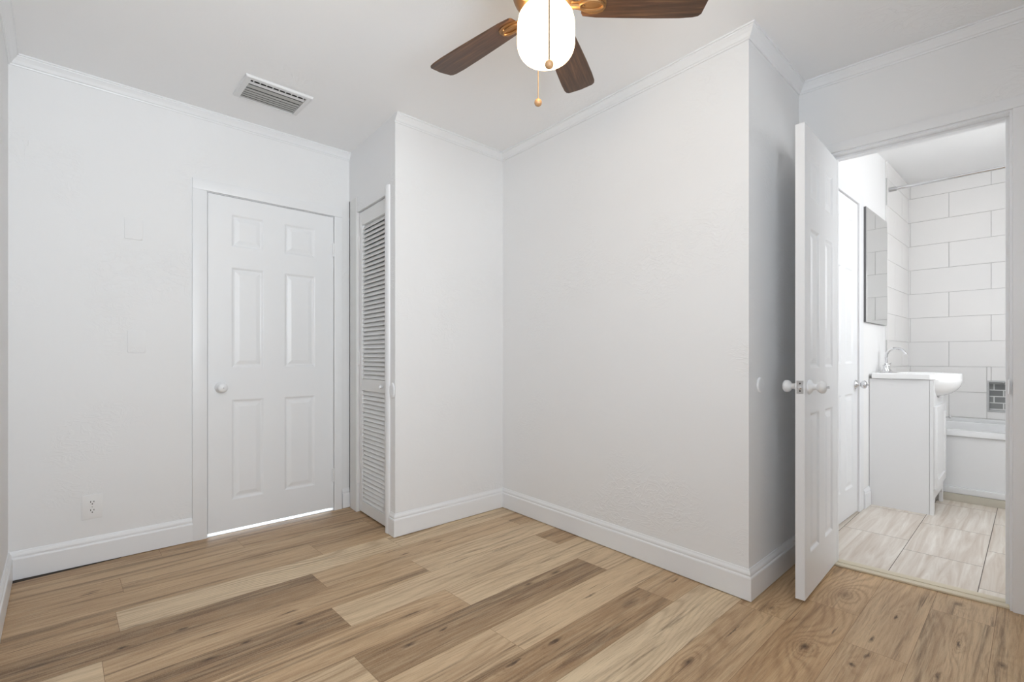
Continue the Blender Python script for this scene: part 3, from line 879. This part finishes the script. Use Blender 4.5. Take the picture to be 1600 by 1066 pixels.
tag(p1, 'painted-over blank cover plate higher up on the left-hand wall', 'cover plate', 'blank plates on the left wall')
p2 = on_left_wall(link_obj('blank_plate', plate_bm(.078, .118, .0055), M['wall'], smooth=True), .307, 1.132)
tag(p2, 'painted-over blank cover plate at switch height, under the other plate', 'cover plate', 'blank plates on the left wall')
DISC = [(0, 0), (.040, 0), (.041, .003), (.038, .0075), (.030, .009), (.012, .0085), (0, .008)]
bm = bmesh.new(); lathe(bm, DISC, 32, Matrix.Rotation(R(90), 4, 'X') @ Matrix.Diagonal((.72, 1.12, 1, 1)))
q = WG.world(gl(-2.5725), 0); o = link_obj('wall_bumper', bm, M['trim'], smooth=True); o.location = (q.x, q.y, .853); o.rotation_euler = (0, 0, WG.ang)
tag(o, 'round white door bumper on the wall corner beside the louvred closet door', 'door bumper', 'white wall bumpers')
bm = bmesh.new(); lathe(bm, DISC, 32, Matrix.Rotation(R(90), 4, 'X') @ Matrix.Diagonal((.85, .85, 1, 1)))
q = WD.world(2.300 - 2.178, 0); o = link_obj('wall_bumper', bm, M['trim'], smooth=True); o.location = (q.x, q.y, .925); o.rotation_euler = (0, 0, WD.ang)
tag(o, 'round white door bumper on the wall behind the open bathroom door', 'door bumper', 'white wall bumpers')

# ------------------------------------------------------------------ vanity
VX0, VX1, VY0, VY1, VH = -.784, -.450, 4.222, 4.722, .897
van = empty('vanity_cabinet', ((VX0 + VX1) / 2, (VY0 + VY1) / 2, 0)); tag(van, 'narrow white bathroom vanity cabinet under the basin', 'vanity cabinet')
ox, oy = van.location.x, van.location.y
def vpart(name, boxes, m, bev=.0, parent=van):
    bm = bmesh.new()
    for b in boxes: box(bm, b[0] - ox, b[1] - ox, b[2] - oy, b[3] - oy, b[4], b[5], bev)
    return link_obj(name, bm, m, parent, bev > 0)
XS = VX1 - .020
vpart('side_panel', [(VX0 - .013, XS - .002, VY0, VY0 + .015, .003, VH)], M['vanity'])
vpart('side_panel', [(VX0, XS - .002, VY1 - .015, VY1, .003, VH)], M['vanity'])
vpart('back_panel', [(VX0, VX0 + .012, VY0 + .016, VY1 - .016, .003, VH)], M['vanity'])
vpart('bottom_shelf', [(VX0 + .013, XS - .003, VY0 + .016, VY1 - .016, .11, .125)], M['vanity'])
# front frame: feet, lower rail, stiles, top rail notched for the basin
BC = (-.515, 4.470); BAx, BAy = .188, .205; ZT, ZB = .900, .770
def belly(z):   # scale of the basin's outer ellipse at height z
    t = (ZT - z) / (ZT - ZB)
    return math.sqrt(max(0, 1 - t ** 2.4))
bm = bmesh.new()
poly = [(VY0, .003), (VY0 + .045, .003), (VY0 + .052, .075), (VY0 + .075, .105), (VY1 - .075, .105), (VY1 - .052, .075), (VY1 - .045, .003), (VY1, .003), (VY1, VH)]
cut = []
for i in range(17):
    z = VH - (VH - ZB + .002) * i / 16
    sc = belly(z) + .02
    # y half width of the basin at the frame's front plane
    u = (XS - .001 - BC[0]) / (BAx * sc) if sc > .01 else 2
    if u < 1: cut.append((BAy * sc * math.sqrt(1 - u * u) + .004, z))
cut.append((cut[-1][0] * .8, cut[-1][1] - .0075))
poly += [(BC[1] + h_, z) for h_, z in cut] + [(BC[1] - h_, z) for h_, z in cut[::-1]] + [(VY0, VH)]
a = [bm.verts.new((XS - ox, y - oy, z)) for y, z in poly]; b = [bm.verts.new((VX1 - ox, y - oy, z)) for y, z in poly]
bm.faces.new(a); bm.faces.new(b)
for i in range(len(poly)): bm.faces.new((a[i], a[(i + 1) % len(poly)], b[(i + 1) % len(poly)], b[i]))
link_obj('front_frame', bm, M['vanity'], van)
# shaker door
dy0, dy1, dz0, dz1 = VY0 + .006, VY1 - .006, .175, .722
bm = bmesh.new()
xs0, xs1 = VX1 + .001, VX1 + .018
for r in ((dy0, dy0 + .055, dz0, dz1), (dy1 - .055, dy1, dz0, dz1), (dy0 + .055, dy1 - .055, dz0, dz0 + .055), (dy0 + .055, dy1 - .055, dz1 - .055, dz1)):
    box(bm, xs0 - ox, xs1 - ox, r[0] - oy, r[1] - oy, r[2], r[3], .0015)
box(bm, xs0 - ox, xs0 + .008 - ox, dy0 + .055 - oy, dy1 - .055 - oy, dz0 + .055, dz1 - .055)
vd = link_obj('door', bm, M['vanity'], van, True)
bm = bmesh.new()
lathe(bm, [(0, 0), (.0075, 0), (.0055, .004), (.0045, .014), (.012, .019), (.0135, .023), (.011, .027), (0, .028)], 20, Matrix.Translation((xs1 - ox, dy1 - .030 - oy, .620)) @ Matrix.Rotation(R(90), 4, 'Y'))
link_obj('knob', bm, M['steel'], vd, True)

# basin top: slab with a bowed front and an oval bowl
sx0, sx1, sy0, sy1 = -.786, -.452, 4.204, 4.736
def outline(t):
    c, s = math.cos(t), math.sin(t)
    best = 1e9
    for lim, comp, o_ in ((sx1, c, BC[0]), (sx0, c, BC[0]), (sy1, s, BC[1]), (sy0, s, BC[1])):
        if abs(comp) > 1e-6:
            r = (lim - o_) / comp
            if r > 0: best = min(best, r)
    # bowed front follows the oval
    re = 1 / math.sqrt((c / BAx) ** 2 + (s / BAy) ** 2)
    if c > 0: best = max(best, re * .995)
    return best
bm = bmesh.new(); NT = 72; rings = []
def ring(fn): rings.append([bm.verts.new(fn(2 * PI * i / NT)) for i in range(NT)])
ell = lambda t, k: (BC[0] + BAx * k * math.cos(t), BC[1] + BAy * k * math.sin(t))
for z in (ZB + .0006, ZB + .006, ZB + .016, ZB + .032, ZB + .055, ZB + .08, ZB + .105, ZT - .001):
    ring(lambda t, z=z: (*ell(t, max(.06, belly(z))), z))
def rim(t, k, z):
    r = outline(t) * k; return (BC[0] + r * math.cos(t), BC[1] + r * math.sin(t), z)
ring(lambda t: rim(t, 1, ZT)); ring(lambda t: rim(t, 1.0, ZT + .030)); ring(lambda t: rim(t, .994, ZT + .036)); ring(lambda t: rim(t, .975, ZT + .0385))
for k, z in ((.90, ZT + .0375), (.87, ZT + .033), (.83, ZT + .01), (.76, ZT - .03), (.62, ZT - .07), (.42, ZT - .10), (.2, ZT - .112), (.07, ZT - .114)):
    ring(lambda t, k=k, z=z: (*ell(t, k), z))
for A, B in zip(rings[:-1], rings[1:]):
    for i in range(NT): bm.faces.new((A[i], A[(i + 1) % NT], B[(i + 1) % NT], B[i]))
bm.faces.new(rings[0]); bm.faces.new(rings[-1])
tag(link_obj('sink_basin', bm, M['ceramic'], smooth=True, angle=50), 'white ceramic sink top with rounded front bowl on the vanity', 'sink')

# faucet
fc = empty('faucet', (-.742, 4.475, ZT + .0375)); tag(fc, 'chrome gooseneck two-handle faucet at the back of the sink', 'faucet')
bm = bmesh.new(); box(bm, -.026, .026, -.075, .075, 0, .012, .006); link_obj('deck_plate', bm, M['chrome'], fc, True)
bm = bmesh.new(); lathe(bm, [(0, .010), (.024, .010), (.022, .018), (.015, .030), (.012, .055), (.0105, .07), (0, .07)], 24); link_obj('spout_base', bm, M['chrome'], fc, True)
pts = [(0, 0, .06), (0, 0, .11)]
for i in range(1, 13):
    t = PI * .86 * i / 12; pts.append((.056 - .056 * math.cos(t), 0, .118 + .058 * math.sin(t)))
lx, lz = pts[-1][0], pts[-1][2]; pts.append((lx + .004, 0, lz - .012))
bm = bmesh.new(); tube(bm, pts, .009, 12, [.0095] * (len(pts) - 2) + [.0095, .0115]); link_obj('spout', bm, M['chrome'], fc, True)
for sy in (-1, 1):
    bm = bmesh.new(); lathe(bm, [(0, .010), (.021, .010), (.020, .016), (.013, .028), (.012, .040), (.015, .048), (.012, .056), (0, .058)], 20, Matrix.Translation((0, sy * .052, 0)))
    hd = link_obj('handle', bm, M['chrome'], fc, True)
    bm = bmesh.new(); tube(bm, [(0, sy * .052, .050), (.006, sy * .075, .056), (.010, sy * .098, .066)], .005, 8, [.006, .005, .0045]); link_obj('lever', bm, M['chrome'], hd, True)

# mirror
mz0, mz1, my0, my1 = 1.292, 2.086, bs(4.058), bs(4.662)
mi = BL.place(empty('wall_mirror')); tag(mi, 'tall frameless mirror on the bathroom wall above the sink', 'mirror')
bm = bmesh.new(); box(bm, my0, my1, -.020, -.001, mz0, mz1); link_obj('backing', bm, M['mirror_edge'], mi)
bm = bmesh.new()
o_ = [(my0 + .0005, mz0 + .0005), (my1 - .0005, mz0 + .0005), (my1 - .0005, mz1 - .0005), (my0 + .0005, mz1 - .0005)]
i__ = [(my0 + .018, mz0 + .018), (my1 - .018, mz0 + .018), (my1 - .018, mz1 - .018), (my0 + .018, mz1 - .018)]
A = [bm.verts.new((x, -0.0205, z)) for x, z in o_]; B = [bm.verts.new((x, -0.0228, z)) for x, z in i__]
for i in range(4): bm.faces.new((A[i], A[(i + 1) % 4], B[(i + 1) % 4], B[i]))
bm.faces.new(B); A2 = [bm.verts.new((x, -0.0201, z)) for x, z in o_]; bm.faces.new(A2)
for i in range(4): bm.faces.new((A[i], A2[i], A2[(i + 1) % 4], A[(i + 1) % 4]))
link_obj('mirror_glass', bm, M['mirror'], mi)

# bathtub
TY0, TY1, TX0, TX1, TZ = 4.775, YB - .004, bx(5.2) + .016, .755, .517
tub = empty('bathtub', (0, TY0, 0)); tag(tub, 'white alcove bathtub with a flat apron under the tiled wall', 'bathtub')
def rr(x0, x1, y0, y1, r, z, n=6):
    out = []
    for cx_, cy_, s in ((x1 - r, y1 - r, 0), (x0 + r, y1 - r, 90), (x0 + r, y0 + r, 180), (x1 - r, y0 + r, 270)):
        for i in range(n + 1):
            t = R(s + 90 * i / n); out.append((cx_ + r * math.cos(t), cy_ + r * math.sin(t) - TY0, z))
    return out
bm = bmesh.new(); rings = []
def addr(*a): rings.append([bm.verts.new(v) for v in rr(*a)])
addr(TX0, TX1, TY0 + .012, TY1, .004, TZ - .045)
addr(TX0, TX1, TY0, TY1, .004, TZ - .040)
addr(TX0, TX1, TY0, TY1, .004, TZ - .010)
addr(TX0 + .002, TX1 - .002, TY0 + .006, TY1 - .002, .006, TZ)
addr(TX0 + .08, TX1 - .09, TY0 + .075, TY1 - .06, .10, TZ + .001)
addr(TX0 + .09, TX1 - .10, TY0 + .085, TY1 - .07, .11, TZ - .010)
addr(TX0 + .12, TX1 - .16, TY0 + .11, TY1 - .09, .14, TZ - .20)
addr(TX0 + .16, TX1 - .28, TY0 + .15, TY1 - .13, .14, TZ - .38)
for A, B in zip(rings[:-1], rings[1:]):
    k = len(A)
    for i in range(k): bm.faces.new((A[i], A[(i + 1) % k], B[(i + 1) % k], B[i]))
bm.faces.new(rings[-1])
link_obj('basin', bm, M['tub'], tub, True, angle=40)
bm = bmesh.new(); box(bm, TX0, TX1, .016, .03, .10, TZ - .042); link_obj('apron', bm, M['tub'], tub)
bm = bmesh.new(); box(bm, TX0, TX1, -.012, .03, .060, .105, .006); link_obj('apron_base', bm, M['tub'], tub, True)
# raised tiling flange at the back
bm = bmesh.new(); box(bm, TX0, TX1, TY1 - TY0 - .018, TY1 - TY0, TZ - .002, TZ + .030, .004); link_obj('flange', bm, M['tub'], tub, True)
bm = bmesh.new(); box(bm, TX0 + .005, TX1, TY0 - .016, TY0 + .02, .0035, .0585, .002); struct(link_obj('trim_18', bm, M['beige']))

# shower rod
ry, rz_ = 4.772, 2.362
rod = empty('shower_rod', (bx(ry) + .010, ry, rz_)); tag(rod, 'chrome shower curtain rod across the tub alcove', 'shower rod')
bm = bmesh.new(); tube(bm, [(.002, 0, 0), (.06, 0, 0), (.759 - rod.location.x - .002, 0, 0)], .0125, 16); link_obj('rod', bm, M['chrome'], rod, True)
bm = bmesh.new(); lathe(bm, [(0, 0), (.017, 0), (.017, .045), (.0145, .050), (0, .050)], 20, Matrix.Rotation(R(90), 4, 'Y')); link_obj('end_cap', bm, M['steel'], rod, True)
